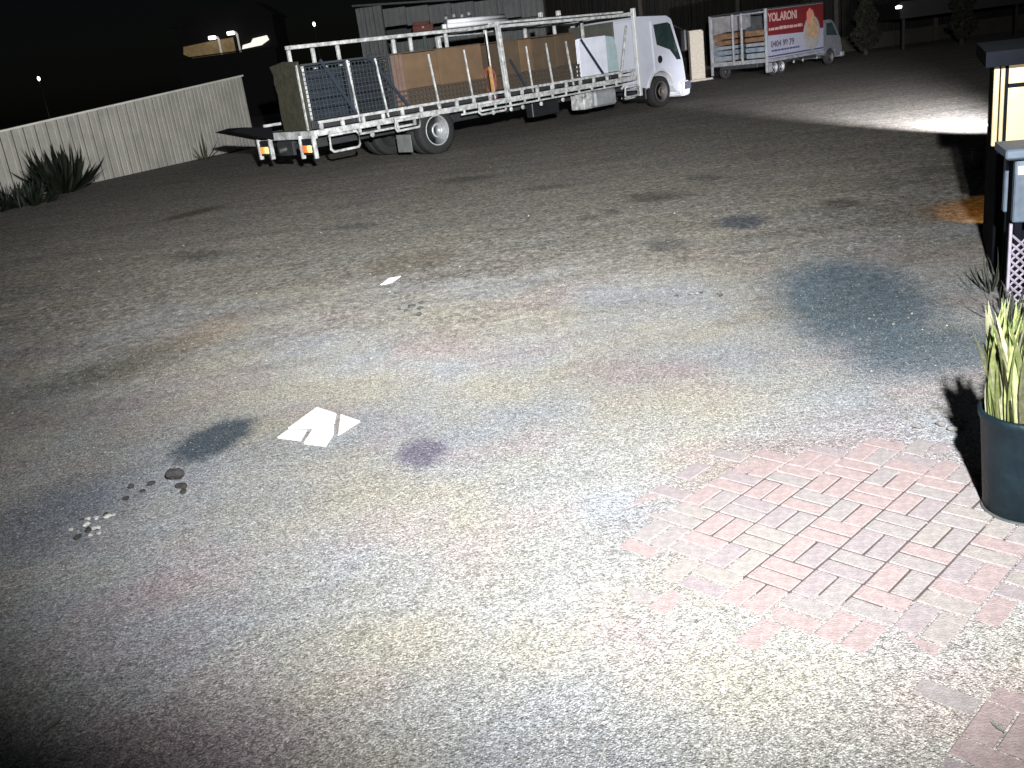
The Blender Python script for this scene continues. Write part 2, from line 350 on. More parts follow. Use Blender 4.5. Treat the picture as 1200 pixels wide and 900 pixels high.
clump('spiky_plant', 'large dark spiky plant in front of the corrugated fence', 'plant', (-11.0, 25.4, 0), 150, sw, 1.2, 0.6, 1.05, rad=0.3)
sw2 = [blade_mesh('leaf', 0.7, 0.05, b_, WEED) for b_ in (0.4, 0.9)]
clump('weed', 'thin straggly weed growing at the fence foot between spiky plant and truck', 'weed', (-8.75, 30.9, 0), 16, sw2, 1.2, 0.5, 1.3)
sw3 = [blade_mesh('leaf', 0.6, 0.06, b_, LEAFD) for b_ in (0.4, 0.9)]
clump('low_shrub', 'low dark shrub at the foot of the spiky plant', 'shrub', (-10.9, 23.2, 0), 90, sw3, 1.4, 0.7, 1.3, rad=0.6)
clump('low_shrub', 'low dark shrub by the reddish end of the corrugated fence', 'shrub', (-11.5, 22.6, 0), 90, sw3, 1.4, 0.6, 1.1, rad=0.6)

# ------------------------------------------------------------------ flatbed truck with central rack
TR = thing('flatbed_truck', 'long white flatbed truck loaded with crates and a central rack', 'truck', (-0.934, 22.449, 0), math.atan2(0.65638, 0.75443))
def wheel(parent, x, y, r, wdt, rimmat, face=-1):
    """face: -1 the outer face looks to -y"""
    bm = bmesh.new(); lathe(bm, [(r*0.3, y + wdt*0.2), (r*0.3, y + wdt*0.8)], 16, 'y', (x, 0, r))
    wh = link_mesh('wheel', bm, DARK, parent, True)
    f = lambda t: y + wdt*t if face < 0 else y + wdt*(1-t)
    bm = bmesh.new(); lathe(bm, [(r*0.60, f(0.06)), (r*0.70, f(0.0)), (r*0.90, f(0.03)), (r*0.985, f(0.12)), (r, f(0.3)), (r, f(0.7)), (r*0.985, f(0.88)), (r*0.9, f(0.97)), (r*0.7, f(1.0)), (r*0.6, f(0.94)), (r*0.58, f(0.5))], 40, 'y', (x, 0, r))
    link_mesh('tyre', bm, RUBBER, wh, True)
    bm = bmesh.new(); lathe(bm, [(r*0.66, f(0.03)), (r*0.62, f(0.0)), (r*0.57, f(0.06)), (r*0.54, f(0.22)), (r*0.34, f(0.24)), (r*0.32, f(0.05)), (r*0.27, f(-0.02)), (r*0.23, f(-0.02)), (r*0.21, f(0.12)), (0.005, f(0.12))], 32, 'y', (x, 0, r))
    rim = link_mesh('rim', bm, rimmat, wh, True)
    bm = bmesh.new()
    for k in range(8):
        a = 2*math.pi*k/8; lathe(bm, [(r*0.035, f(0.24)), (r*0.035, f(0.14))], 6, 'y', (x + r*0.37*math.cos(a), 0, r + r*0.37*math.sin(a)))
    link_mesh('wheel_nuts', bm, DARK, wh)
WR = 0.53
wheel(TR, 0.0, 0.0, WR, 0.27, RIM); wheel(TR, 0.0, 0.30, WR, 0.27, RIMD); wheel(TR, 0.0, 1.78, WR, 0.27, RIMD, 1); wheel(TR, 0.0, 2.08, WR, 0.27, RIMD, 1)
wheel(TR, 8.37, 0.04, 0.43, 0.28, RIMD); wheel(TR, 8.37, 2.0, 0.43, 0.28, RIMD, 1)
for y in (0.78, 1.48): box('chassis_rail', -2.9, 9.0, y, y+0.09, 0.58, 0.84, DARK, TR)
tubeo('axle', [(0, 0.5, WR), (0, 1.85, WR)], 0.08, DARK, TR); tubeo('axle', [(8.37, 0.3, 0.43), (8.37, 2.05, 0.43)], 0.06, DARK, TR)
for x in [i*1.0 - 2.8 for i in range(11)]: box('cross_member', x-0.04, x+0.04, 0.1, 2.25, 0.845, 0.925, DARK, TR, 0.005)
box('deck', -3.15, 7.28, 0.06, 2.29, 0.93, 0.985, DARK, TR)
box('side_beam', -3.18, 7.3, 0.0, 0.055, 0.86, 0.985, WORN, TR); box('side_beam', -3.18, 7.3, 2.295, 2.35, 0.86, 0.985, WORN, TR)
box('rear_beam', -3.25, -3.19, 0.0, 2.35, 0.82, 0.985, WORN, TR)
bar('tie_rail', (-3.1, 0.02, 1.13), (7.2, 0.02, 1.13), 0.07, 0.06, WORN, TR)
bar('tie_rail', (-3.1, 2.33, 1.13), (7.2, 2.33, 1.13), 0.07, 0.06, WORN, TR)
for k in range(20):
    x = -3.05 + k*0.535
    box('rail_post', x-0.035, x+0.035, -0.012, 0.052, 0.987, 1.1, WORN, TR, 0.006)
bar('lower_rail', (-2.2, -0.03, 0.76), (-0.62, -0.03, 0.76), 0.045, 0.045, WORN, TR)
for k in range(4): box('rail_post', -2.15 + k*0.5 - 0.03, -2.15 + k*0.5 + 0.03, -0.055, -0.008, 0.785, 0.87, WORN, TR, 0.004)
bar('lower_rail', (0.75, -0.03, 0.78), (6.6, -0.03, 0.80), 0.04, 0.04, WORN, TR)
for k in range(12): box('rail_post', 0.85 + k*0.5 - 0.025, 0.85 + k*0.5 + 0.025, -0.052, -0.008, 0.80, 0.87, WORN, TR, 0.004)
def loop(x0, x1, z0, z1, y=-0.04, r=0.03):
    c = 0.06
    tubeo('guard_loop', [(x0, y, z1), (x0, y, z0 + c), (x0 + c, y, z0), (x1 - c, y, z0), (x1, y, z0 + c), (x1, y, z1 - c), (x1 - c, y, z1), (x0, y, z1)], r, WORN, TR)
loop(-2.95, -2.2, 0.5, 0.84); loop(-1.2, -0.5, 0.68, 0.95); loop(1.3, 2.2, 0.7, 0.95)
for x in (-1.85, -1.15, 1.75, 2.35, 2.75, 3.4, 4.2, 5.0): latheo('rope_hook', [(0.02, -0.06), (0.055, -0.055), (0.055, -0.02), (0.02, -0.01)], WORN, TR, 12, 'y', (x, 0.0, 0.70))
for y0, far in ((0.02, 0), (1.83, 1)):
    hous = box('tail_light', -3.32, -3.24, y0 + 0.06, y0 + 0.46, 0.5, 0.83, BLACK, TR)
    AMB = pmat('amber_lens', (0.8, 0.28, 0.05), 0.3, emit=(1.0, 0.42, 0.08), estr=0.196); REDL = pmat('red_lens', (0.7, 0.16, 0.04), 0.3, emit=(1.0, 0.28, 0.07), estr=0.125)
    YEL = pmat('yellow_marker', (0.9, 0.6, 0.2), 0.4, emit=(1.0, 0.75, 0.35), estr=0.25)
    box('lens', -3.345, -3.322, y0 + 0.08, y0 + 0.25, 0.55, 0.70, YEL, hous, 0.012); box('lens', -3.345, -3.322, y0 + 0.27, y0 + 0.44, 0.55, 0.70, AMB if far else REDL, hous, 0.012)
    for yy_ in (y0, y0 + 0.52): box('bracket', -3.34, -3.25, yy_ - 0.03, yy_ + 0.03, 0.42, 0.9, WORN, TR)
tubeo('tow_coupling', [(-3.5, 1.17, 0.62), (-2.8, 1.17, 0.68)], 0.07, DARK, TR)
box('tow_plate', -3.33, -3.26, 0.85, 1.5, 0.5, 0.8, DARK, TR)
prismo('tail_ramp', [(-3.26, 0.84), (-3.26, 1.10), (-3.9, 1.20), (-4.25, 1.16)], 'y', 1.7, 2.45, NIGHTM, TR)
box('mudflap', -0.80, -0.78, 0.02, 0.55, 0.16, 0.55, pmat('grey_flap', (0.17, 0.18, 0.175), 0.8, var=0.3), TR, 0.004)
prismo('mudguard', [(-0.62, 0.62), (-0.42, 0.93), (0.42, 0.93), (0.62, 0.62), (0.58, 0.60), (0.38, 0.90), (-0.38, 0.90), (-0.58, 0.60)], 'y', 0.1, 0.56, BLACK, TR)
box('fuel_tank', 5.62, 6.5, 0.12, 0.62, 0.33, 0.75, pmat('grey_tank', (0.30, 0.31, 0.32), 0.5, var=0.3), TR, 0.05)
box('tool_box', 5.15, 5.50, 0.12, 0.6, 0.33, 0.76, WORN, TR, 0.02)
box('battery_box', 3.6, 4.6, 0.5, 0.75, 0.35, 0.75, BLACK, TR, 0.02)
# central rack and posts
bar('rack_rail', (-2.85, 1.17, 2.68), (7.3, 1.17, 2.68), 0.09, 0.08, WORN, TR)
for x in (-2.8, -2.2, -1.55, 0.0, 0.5, 1.6, 2.9, 4.3, 5.4, 6.5): bar('rack_post', (x, 1.17, 0.99), (x, 1.17, 2.63), 0.075, 0.07, WORN, TR)
bar('mid_post', (2.36, 0.03, 0.92), (2.28, 0.03, 2.74), 0.12, 0.10, WORN, TR)
bar('front_post', (7.39, 0.03, 0.42), (7.34, 0.03, 2.72), 0.12, 0.10, WHITE, TR); bar('front_post', (7.39, 2.3, 0.85), (7.34, 2.3, 2.72), 0.12, 0.10, WORN, TR)
bar('mid_post', (2.36, 2.32, 0.92), (2.28, 2.32, 2.74), 0.12, 0.10, WORN, TR)
for y in (0.03, 2.32):
    bar('top_rail', (2.3, y, 2.62), (7.34, y, 2.56), 0.07, 0.07, WORN, TR)
bar('top_rail', (2.3, 0.35, 2.72), (7.3, 0.35, 2.66), 0.05, 0.05, WORN, TR)
bar('cross_bar', (2.3, 0.08, 2.66), (2.3, 2.27, 2.66), 0.07, 0.07, WORN, TR); bar('cross_bar', (7.33, 0.08, 2.60), (7.33, 2.25, 2.60), 0.07, 0.06, WORN, TR)
for x in (3.6, 4.9, 6.1): bar('cross_bar', (x, 0.06, 2.58), (x, 2.3, 2.58), 0.05, 0.04, WORN, TR)
for x in (4.1, 4.75): box('lashing_lug', x-0.05, x+0.05, 0.3, 0.4, 2.74, 2.86, WORN, TR)
loop(6.75, 7.33, 0.45, 0.72, 0.03, 0.035)
box('headboard', 7.1, 7.16, 0.6, 2.25, 1.0, 2.45, pmat('headboard_paint', (0.085, 0.085, 0.07), 0.7, var=0.3), TR)
bar('headboard_brace', (6.75, 0.12, 1.02), (7.12, 0.12, 2.3), 0.05, 0.05, WORN, TR)
# load restraint stakes
for x, z1, dx in ((-2.05, 2.28, -0.06), (-1.28, 2.25, -0.1), (0.2, 2.2, -0.1), (1.25, 2.2, -0.08), (1.95, 2.55, -0.03), (3.25, 2.1, -0.05), (4.0, 2.12, -0.1), (4.75, 2.1, -0.12)):
    bar('stake', (x, 0.055, 1.0), (x + dx, 0.075, z1), 0.05, 0.035, WORN, TR)
# cab
arch = [(8.37 + 0.60*math.cos(R(a)), 0.43 + 0.60*math.sin(R(a))) for a in range(170, 9, -16)]
prof = [(7.46, 0.62), (7.46, 2.42), (7.53, 2.50), (8.86, 2.44), (9.06, 2.34), (9.47, 1.28), (9.53, 0.98), (9.58, 0.62), (9.56, 0.34), (9.30, 0.30), (9.10, 0.36)] + arch[::-1] + [(7.72, 0.62)]
prismo('cab_body', prof, 'y', 0.06, 2.26, CABW, TR, 0.025)
prismo('windscreen', [(9.10, 2.24), (9.478, 1.27), (9.505, 1.28), (9.127, 2.25)], 'y', 0.2, 2.12, GLASSD, TR)
for y0, y1, s in ((0.022, 0.064, 1), (2.256, 2.298, 0)):
    door = prismo('door', [(8.12, 0.98), (8.06, 2.34), (8.80, 2.34), (8.98, 2.27), (9.40, 1.22), (9.42, 1.06), (8.95, 1.02), (8.80, 1.12), (8.35, 1.14)], 'y', y0, y1, CABW, TR, 0.012)
    q0, q1 = (y0 - 0.006, y0 + 0.004) if s else (y1 - 0.004, y1 + 0.006)
    prismo('door_window', [(8.16, 2.24), (8.80, 2.26), (8.92, 2.20), (9.32, 1.22), (9.14, 1.22), (8.84, 1.52), (8.26, 1.70)], 'y', q0, q1, GLASSD, door)
    bm = bmesh.new(); lathe(bm, [(0.105, q0 - 0.004), (0.09, q0 - 0.012), (0.01, q0 - 0.012)], 20, 'y', (8.36, 0, 1.30)); bm.transform(Matrix.Translation((0, 0, 0)))
    link_mesh('door_handle', bm, BLACK, door)
prismo('roof_trim', [(8.10, 2.480), (8.84, 2.445), (9.04, 2.355), (9.06, 2.375), (8.86, 2.468), (8.10, 2.505)], 'y', 0.2, 2.1, BLACK, TR)
mir = box('mirror', 9.30, 9.44, -0.20, -0.02, 1.42, 2.02, BLACK, TR, 0.035)
tubeo('mirror_arm', [(9.37, -0.1, 2.0), (9.22, 0.05, 2.12), (9.08, 0.12, 2.2)], 0.018, BLACK, mir)
mir2 = box('mirror', 9.30, 9.44, 2.33, 2.51, 1.42, 2.02, BLACK, TR, 0.035)
prismo('bumper', [(9.20, 0.24), (9.20, 0.55), (9.32, 0.62), (9.66, 0.60), (9.70, 0.40), (9.64, 0.20), (9.30, 0.18)], 'y', 0.0, 2.32, WHITE, TR, 0.03)
for y in (-0.012, 2.05): box('headlight', 9.36, 9.714, y, y + 0.28, 0.36, 0.58, pmat('lamp_glass', (0.12, 0.13, 0.17), 0.15, spec=0.8, var=0.4, scale=20), TR, 0.02)
box('grille', 9.50, 9.60, 0.5, 1.82, 0.72, 1.05, BLACK, TR, 0.02)
prismo('wheel_arch_trim', [(8.37 + 0.63*math.cos(R(a)), 0.43 + 0.63*math.sin(R(a))) for a in range(165, 8, -12)] + [(8.37 + 0.56*math.cos(R(a)), 0.43 + 0.56*math.sin(R(a))) for a in range(9, 166, 12)], 'y', 0.03, 0.2, WHITE, TR)
box('step', 7.72, 7.86, 0.1, 0.4, 0.28, 0.60, BLACK, TR, 0.02)

# --- things carried on the truck: placed with the truck's frame
TM = Matrix.Translation((-0.934, 22.449, 0)) @ Matrix.Rotation(math.atan2(0.65638, 0.75443), 4, 'Z'); TRZ = math.atan2(0.65638, 0.75443)
def on_truck(name, label, cat, x, y, z, group=None): return thing(name, label, cat, TM @ Vector((x, y, z)), TRZ, group)
def wire_grid(name, parent, L_, H_, sx, sz, y, mat, z0=0.0, r=0.008):
    bm = bmesh.new(); x = 0
    nx = max(1, round(L_/sx)); nz = max(1, round(H_/sz))
    for i in range(nx + 1): bx(bm, L_*i/nx - r, L_*i/nx + r, y - r, y + r, z0, z0 + H_)
    for i in range(nz + 1): bx(bm, 0, L_, y - 2.6*r, y - 1.05*r, z0 + H_*i/nz - r, z0 + H_*i/nz + r)
    o = link_mesh(name, bm, mat, parent); o['kind'] = 'stuff'; return o
def stillage(x, lbl, content):
    t = on_truck('wire_cage', lbl, 'cage', x, 0.12, 1.0, 'wire cages at the tail of the flatbed truck')
    L_ = 1.12
    box('base', 0, L_, 0, 0.92, 0.0, 0.17, DARK, t)
    for px in (0.025, L_-0.025):
        for py in (0.025, 0.895): box('corner_post', px-0.025, px+0.025, py-0.025, py+0.025, 0.175, 1.26, BLUEGREY if px > 0.1 else WORN, t, 0.004)
    wire_grid('wire_mesh', t, L_, 1.04, 0.095, 0.085, 0.02, BLUEGREY, 0.19)
    for k in range(5):
        box('packed_carton', 0.08, L_-0.08, 0.10, 0.85, 0.19 + k*0.2, 0.375 + k*0.2, content, t, 0.02)
    for py in (0.0, 0.87): box('top_bar', 0, L_, py, py + 0.05, 1.265, 1.305, BLUEGREY, t, 0.004)
stillage(-3.2, 'dark blue wire cage of goods at the truck tail, next to the olive board', pmat('steel_blue_goods', (0.013, 0.02, 0.03), 0.8, var=0.5, scale=4))
stillage(-2.06, 'black wire cage of goods between the blue cage and brown crate', DBLUE)
t = on_truck('olive_board', 'tall olive board closing the tail end of the truck load', 'board', -3.24, 0.1, 1.0)
bm = bmesh.new(); nz = 14
for i in range(nz):
    for j in range(8): pass
prism(bm, [(0, 0), (1.02, 0), (1.04, 0.4), (1.0, 0.75), (1.06, 1.0), (1.02, 1.15), (1.12, 1.34), (0.55, 1.40), (0.04, 1.36), (0.0, 0.9)], 'x', -0.06, 0.0)
link_mesh('panel', bm, OLIVE, t); box('edge_strip', -0.085, -0.062, 0.0, 0.06, 0.0, 1.3, WORN, t, 0.004)
def crate(x, L_, lbl, mats, splits, side_panels):
    t = on_truck('board_crate', lbl, 'crate', x, 0.14, 1.0)
    box('base', 0, L_, 0, 0.9, 0, 0.16, DARK, t); s0 = 0
    for k, s1 in enumerate(splits + [L_]):
        o = box('board', s0 + 0.006, s1 - 0.006, 0.03 + (k % 2)*0.012, 0.10, 0.50 + (k % 2)*0.01, 1.27 + random.uniform(-.02, .01), mats[k % len(mats)], t, 0.008); s0 = s1
    box('board', 0.0, 0.03, 0.11, 0.88, 0.5, 1.26, mats[0], t); box('board', L_-0.03, L_, 0.11, 0.88, 0.5, 1.26, mats[0], t)
    box('lid', 0.0, L_, 0.04, 0.9, 1.275, 1.30, CARD2, t, 0.006)
    box('lower_pack', 0.05, L_-0.05, 0.14, 0.86, 0.17, 0.49, CARD2, t)
    wire_grid('base_mesh', t, L_, 0.31, 0.115, 0.105, 0.03, pmat('rusty_mesh', (0.05, 0.04, 0.03), 0.8), 0.175, 0.02)
    for q in range(side_panels): box('plank', 0.02 + q*0.11, 0.10 + q*0.11, 0.0, 0.025, 0.17, 1.27, PINKW, t, 0.005)
crate(-0.92, 2.72, 'brown boarded crate with upright pinkish planks, beside the black wire cage', [CARD, CARD], [0.4, 1.35], 3)
crate(2.5, 2.62, 'duller brown boarded crate between the mid post and white sheets', [CARD2, CARD, CARD2], [0.55, 1.0, 1.85], 0)
t = on_truck('white_sheet_pack', 'upright pack of white sheets strapped behind the truck cab', 'sheets', 5.2, 0.16, 1.0)
for k in range(4): box('sheet', 0.0 + k*0.012, 1.08, 0.0 + k*0.06, 0.045 + k*0.06, 0.16 + 0.01*k, 1.12 - 0.01*k, SHEETW, t, 0.006)
box('base', 0, 1.1, -0.01, 0.6, 0.0, 0.155, DARK, t)
t = on_truck('glass_sheet_pack', 'pale glass sheets standing beside the white sheets behind the cab', 'glass', 6.36, 0.18, 1.0)
for k in range(3): prismo('pane', [(0 + 0.02*k, 0.17), (0.40, 0.17), (0.36, 0.75), (0.26, 1.06), (0.0, 1.10)], 'y', 0.06*k, 0.06*k + 0.03, PALEG, t)
box('base', 0, 0.42, -0.01, 0.4, 0.0, 0.165, DARK, t)
def strap(a, b_, lbl):
    p, q = TM @ Vector(a), TM @ Vector(b_); bm = bmesh.new(); d = q - p; L_ = d.length; bx(bm, -0.035, 0.035, -0.006, 0.006, 0, L_)
    zx = d.normalized(); yx = (TM.to_3x3() @ Vector((0, 1, 0))); yx = (yx - zx*yx.dot(zx)).normalized(); xx_ = yx.cross(zx)
    bm.transform(Matrix.Translation(p) @ Matrix((xx_, yx, zx)).transposed().to_4x4())
    tag(link_mesh('strap', bm, STRAP, None), lbl, 'strap', 'load straps on the flatbed truck')
strap((-2.15, -0.03, 1.17), (-2.75, 0.085, 2.35), 'navy load strap slanting across the dark blue wire cage')
strap((-0.75, -0.03, 1.17), (-1.55, 0.085, 2.33), 'navy load strap slanting over the black wire cage')
strap((5.85, -0.03, 1.17), (5.25, 0.12, 2.1), 'navy load strap slanting across the white sheets')
strap((2.95, -0.03, 1.17), (2.62, 0.1, 1.85), 'navy load strap hanging beside the mid post')
t = on_truck('hose_coil', 'reddish hose coil hanging between the two brown crates', 'hose', 1.98, 0.2, 1.0)
for k in range(3): tubeo('hose_turn', [(0.12 + 0.17*math.cos(a), 0.1 + k*0.05, 0.42 + 0.30*math.sin(a)) for a in [2*math.pi*i/20 for i in range(20)]], 0.028, REDB, t, 8, True)
box('reel_foot', 0.02, 0.24, 0.05, 0.3, 0.0, 0.14, REDB, t)
tag(bar('orange_stake', TM @ Vector((1.88, 0.02, 1.16)), TM @ Vector((1.86, 0.02, 1.75)), 0.07, 0.05, ORANGE), 'short orange stake standing beside the reddish hose coil', 'stake')
for k, (x0, x1, y, z, r) in enumerate(((1.35, 3.3, 0.75, 2.775, 0.055), (1.3, 3.25, 0.88, 2.775, 0.055), (1.42, 3.3, 0.815, 2.87, 0.05))):
    tag(tubeo('pipe', [TM @ Vector((x0, y, z)), TM @ Vector((x1, y, z))], r, WHITE, None, 12), 'white pipe resting in the groove of the other two pipes on the truck rack' if k == 2 else 'white pipe of the lower pair lying on the truck rack by the mid post', 'pipe', 'white pipes on the truck rack')

# ------------------------------------------------------------------ box truck with painted side
SD = R(38); BT = thing('box_truck', 'small box truck with red and white painted side and open racked back', 'truck', (10.8, 36.0, 0), SD)
BM_ = Matrix.Translation((10.8, 36.0, 0)) @ Matrix.Rotation(SD, 4, 'Z')
BTW = pmat('dusty_white', (0.26, 0.27, 0.28), 0.6, var=0.5, scale=4)
BW, BL, BH = 2.5, 3.75, 2.32
SIGNR = pmat('sign_red', (0.12, 0.014, 0.015), 0.5, var=0.2, scale=2); SIGNW = pmat('sign_white', (0.25, 0.255, 0.31), 0.5, var=0.12, scale=2)
NAVY = pmat('navy_line', (0.03, 0.035, 0.09), 0.6); CREAM = pmat('emblem_tan', (0.36, 0.24, 0.14), 0.6, var=0.4, scale=5)
box('chassis', 0.0, 5.2, 0.4, 2.1, 0.36, 0.5, DARK, BT)
box('box_floor', 0.0, BL, 0.0, BW, 0.5, 0.6, BTW, BT)
box('box_roof', 0.0, BL, 0.0, BW, BH, BH + 0.05, DARK, BT)
box('far_wall', 0.05, BL, BW-0.05, BW, 0.61, BH - 0.005, BTW, BT); box('front_wall', BL-0.05, BL, 0.06, BW-0.06, 0.61, BH - 0.005, BTW, BT)
side = box('side_wall', 0.09, BL, 0.0, 0.045, 0.61, BH - 0.005, SIGNW, BT)
prismo('red_panel', [(0.10, 1.42), (0.10, BH-0.02), (BL-0.01, BH-0.02), (BL-0.01, 1.42), (2.7, 1.36)], 'y', -0.008, -0.001, SIGNR, side)
box('blue_line', 0.12, BL - 0.02, -0.009, -0.001, 0.66, 0.71, NAVY, side, 0)
bm = bmesh.new(); pts_ = [(2.95 + 0.55*math.cos(2*math.pi*k/28), 1.30 + 0.62*math.sin(2*math.pi*k/28)) for k in range(28)]; prism(bm, pts_, 'y', -0.016, -0.009); em = link_mesh('emblem', bm, pmat('emblem_grey', (0.26, 0.25, 0.24), 0.6, var=0.3, scale=6), side)
bm = bmesh.new(); prism(bm, [(2.55, 1.25), (2.62, 1.62), (2.85, 1.78), (3.0, 2.12), (3.2, 1.75), (3.38, 1.42), (3.36, 1.18), (3.0, 1.1)], 'y', -0.024, -0.017); link_mesh('emblem_flame', bm, CREAM, em)
bm = bmesh.new(); prism(bm, [(2.62, 1.55), (2.60, 2.05), (2.80, 2.2), (2.95, 2.1), (2.86, 1.8)], 'y', -0.031, -0.025); link_mesh('emblem_mark', bm, pmat('emblem_rose', (0.45, 0.14, 0.11), 0.6), em)
def text(s, x, z, size, mat, parent, sx=1.0, off=0.02):
    cu = bpy.data.curves.new('lettering', 'FONT'); cu.body = s; cu.size = size; cu.extrude = 0.003; cu.offset = off*size*0.6
    to = bpy.data.objects.new('tmp', cu); COL.objects.link(to); bpy.context.view_layer.update()
    me = bpy.data.meshes.new_from_object(to.evaluated_get(bpy.context.evaluated_depsgraph_get())); bpy.data.objects.remove(to)
    me.materials.append(mat); o = bpy.data.objects.new('lettering', me); COL.objects.link(o); o.parent = parent
    o.location = (x, -0.0125, z); o.rotation_euler = (R(90), 0, 0); o.scale = (sx, 1, 1); return o
LET = pmat('letter_cream', (0.33, 0.22, 0.20), 0.6)
text('YOL.ARONI', 0.18, 1.90, 0.40, LET, side, 0.86, 0.05)
text('0404 98 79', 0.30, 1.00, 0.30, pmat('letter_grey', (0.07, 0.065, 0.07), 0.6), side, 1.08, 0.04)
bm = bmesh.new(); x = 0.2
while x < 2.35:
    wd = random.uniform(0.06, 0.26); bx(bm, x, x + wd, -0.013, -0.009, 1.58, 1.68 + random.uniform(-.01, .02)); x += wd + 0.04
o = link_mesh('small_print', bm, LET, side)
bm = bmesh.new(); x = 0.35
while x < 2.15:
    wd = random.uniform(0.05, 0.22); bx(bm, x, x + wd, -0.006, -0.001, 0.84, 0.90); x += wd + 0.035
link_mesh('small_print', bm, NAVY, side)
bar('corner_post', (0.04, 0.0, 0.18), (0.04, 0.0, BH + 0.04), 0.10, 0.09, BTW, BT); box('rear_guard', -0.02, 0.32, -0.035, 0.03, 0.14, 0.47, BTW, BT, 0.01)
bar('corner_post', (0.04, BW, 0.18), (0.04, BW, BH + 0.04), 0.08, 0.08, BTW, BT)
for y in (1.02, 1.42): bar('gate_post', (-0.03, y, 0.5), (-0.03, y, BH - 0.01), 0.07, 0.07, BTW, BT)
for z in (BH - 0.06, 0.62): bar('gate_rail', (0.0, 0.06, z), (0.0, BW-0.06, z), 0.06, 0.05, BTW, BT)
SH = [pmat('blue_grey_goods', (0.16, 0.20, 0.24), 0.7, var=0.5, scale=5), pmat('rust_goods', (0.16, 0.09, 0.045), 0.8, var=0.5, scale=5), pmat('grey_carton', (0.20, 0.19, 0.19), 0.8, var=0.4, scale=3), pmat('grey_slab', (0.20, 0.22, 0.23), 0.7, var=0.4, scale=5)]
bar('skirt_rail', (0.35, 0.0, 0.53), (BL, 0.0, 0.53), 0.10, 0.07, BTW, BT)
for y0, y1 in ((0.08, 0.97), (1.47, 2.42)):
    for z0, z1, mi in ((0.68, 0.86, 3), (0.90, 1.06, 0), (1.10, 1.22, 3), (1.26, 1.42, 1), (1.46, 1.66, 1)) + (((1.72, 2.25, 2),) if y0 > 1 else ()):
        p_, q_ = BM_ @ Vector((0.12, y0, z0)), None
        o = box('packed_goods', 0.06, 0.9, y0 + random.uniform(0, .06), y1 - random.uniform(0, .08), z0, z1, SH[mi], BT, 0.015)
for x, w_ in ((0.62, 0.27), (1.05, 0.27)): wheel(BT, x, 0.06, 0.27, 0.2, RIM)
wheel(BT, 0.62, BW - 0.26, 0.27, 0.2, RIMD, 1); wheel(BT, 4.35, 0.06, 0.29, 0.2, RIMD); wheel(BT, 4.35, BW - 0.26, 0.29, 0.2, RIMD, 1)
prismo('cab_body', [(BL + 0.06, 0.42), (BL + 0.06, 1.68), (4.35, 1.68), (4.55, 1.60), (5.05, 0.95), (5.15, 0.60), (5.15, 0.30), (4.72, 0.28), (4.62, 0.55), (4.35, 0.64), (4.08, 0.55), (3.98, 0.36)], 'y', 0.05, BW - 0.05, pmat('dusty_cab', (0.13, 0.135, 0.15), 0.6, var=0.3), BT, 0.03)
prismo('door_window', [(4.02, 1.12), (4.02, 1.56), (4.42, 1.56), (4.80, 1.06)], 'y', 0.038, 0.052, GLASSD, BT)
prismo('windscreen', [(4.585, 1.60), (5.06, 0.98), (5.08, 0.99), (4.605, 1.61)], 'y', 0.2, BW-0.2, GLASSD, BT)
box('bumper', 5.0, 5.24, 0.0, BW, 0.24, 0.42, BTW, BT, 0.03)
for x in (1.75, 2.35, 3.3): latheo('marker_reflector', [(0.055, -0.02), (0.055, 0.03)], BTW, BT, 12, 'y', (x, 0.0, 0.36))

# ------------------------------------------------------------------ buildings behind
SHEDW = pmat('shed_cladding', (0.30, 0.31, 0.31), 0.6, var=0.25, scale=0.8); BROWN = pmat('brown_cladding', (0.018, 0.016, 0.013), 0.8, var=0.45, scale=0.5)
def clad(name, parent, x0, x1, z0, z1, y, pitch, mat, depth=0.05):
    bm = bmesh.new(); prof = []; x = x0
    while x < x1 - 1e-6:
        e = min(x + pitch, x1); dx = e - x
        prof += [(x, y), (x + dx*0.55, y), (x + dx*0.65, y - depth), (x + dx*0.9, y - depth)]; x = e
    prof.append((x1, y))
    A = [bm.verts.new((px, py, z0)) for px, py in prof]; B = [bm.verts.new((px, py, z1)) for px, py in prof]
    for k in range(len(prof)-1): bm.faces.new((A[k], A[k+1], B[k+1], B[k]))
    bmesh.ops.solidify(bm, geom=list(bm.faces), thickness=0.006)
    return link_mesh(name, bm, mat, parent)
SHD = thing('storage_shed', 'grey corrugated shed behind the loaded flatbed truck', 'building', (-0.6, 44.0, 0), R(-4))
for k in range(3): clad('wall_sheet', SHD, -4.05 + k*0.38, -4.05 + (k+1)*0.38 - 0.01, 0, 4.62, 0.0, 0.19, SHEDW)
for k in range(7): clad('wall_sheet', SHD, -2.88 + k*1.0, -2.88 + (k+1)*1.0 - 0.012, 3.72 - 0.12*k*0.5, 4.45 - 0.05*k, 0.02, 0.25, SHEDW, 0.03)
for k in range(7): clad('wall_sheet', SHD, -2.88 + k*1.0, -2.88 + (k+1)*1.0 - 0.012, 0, 3.05, 0.6, 0.25, SHEDW, 0.03)
box('lintel', -2.9, 4.15, 0.08, 0.5, 3.18, 3.35, DARK, SHD)
box('corner_post', -2.93, -2.88, -0.08, 0.08, 0, 4.6, DARK, SHD)
for k in range(5): box('bay_post', -2.7 + k*1.35, -2.55 + k*1.35, 0.45, 0.58, 0, 3.16, pmat('green_grey_post', (0.12, 0.16, 0.15), 0.7, var=0.3), SHD)
prismo('roof', [(-4.15, 4.7), (4.2, 4.16), (4.2, 4.24), (-4.15, 4.78)], 'y', -0.15, 7.0, DARK, SHD)
box('back_wall', -4.1, 4.15, 6.9, 7.0, 0, 4.1, DARK, SHD); box('shelf', -1.7, 2.3, -0.35, -0.02, 3.30, 3.34, DARK, SHD)
SM = Matrix.Translation((-0.6, 44.0, 0)) @ Matrix.Rotation(R(-4), 4, 'Z')
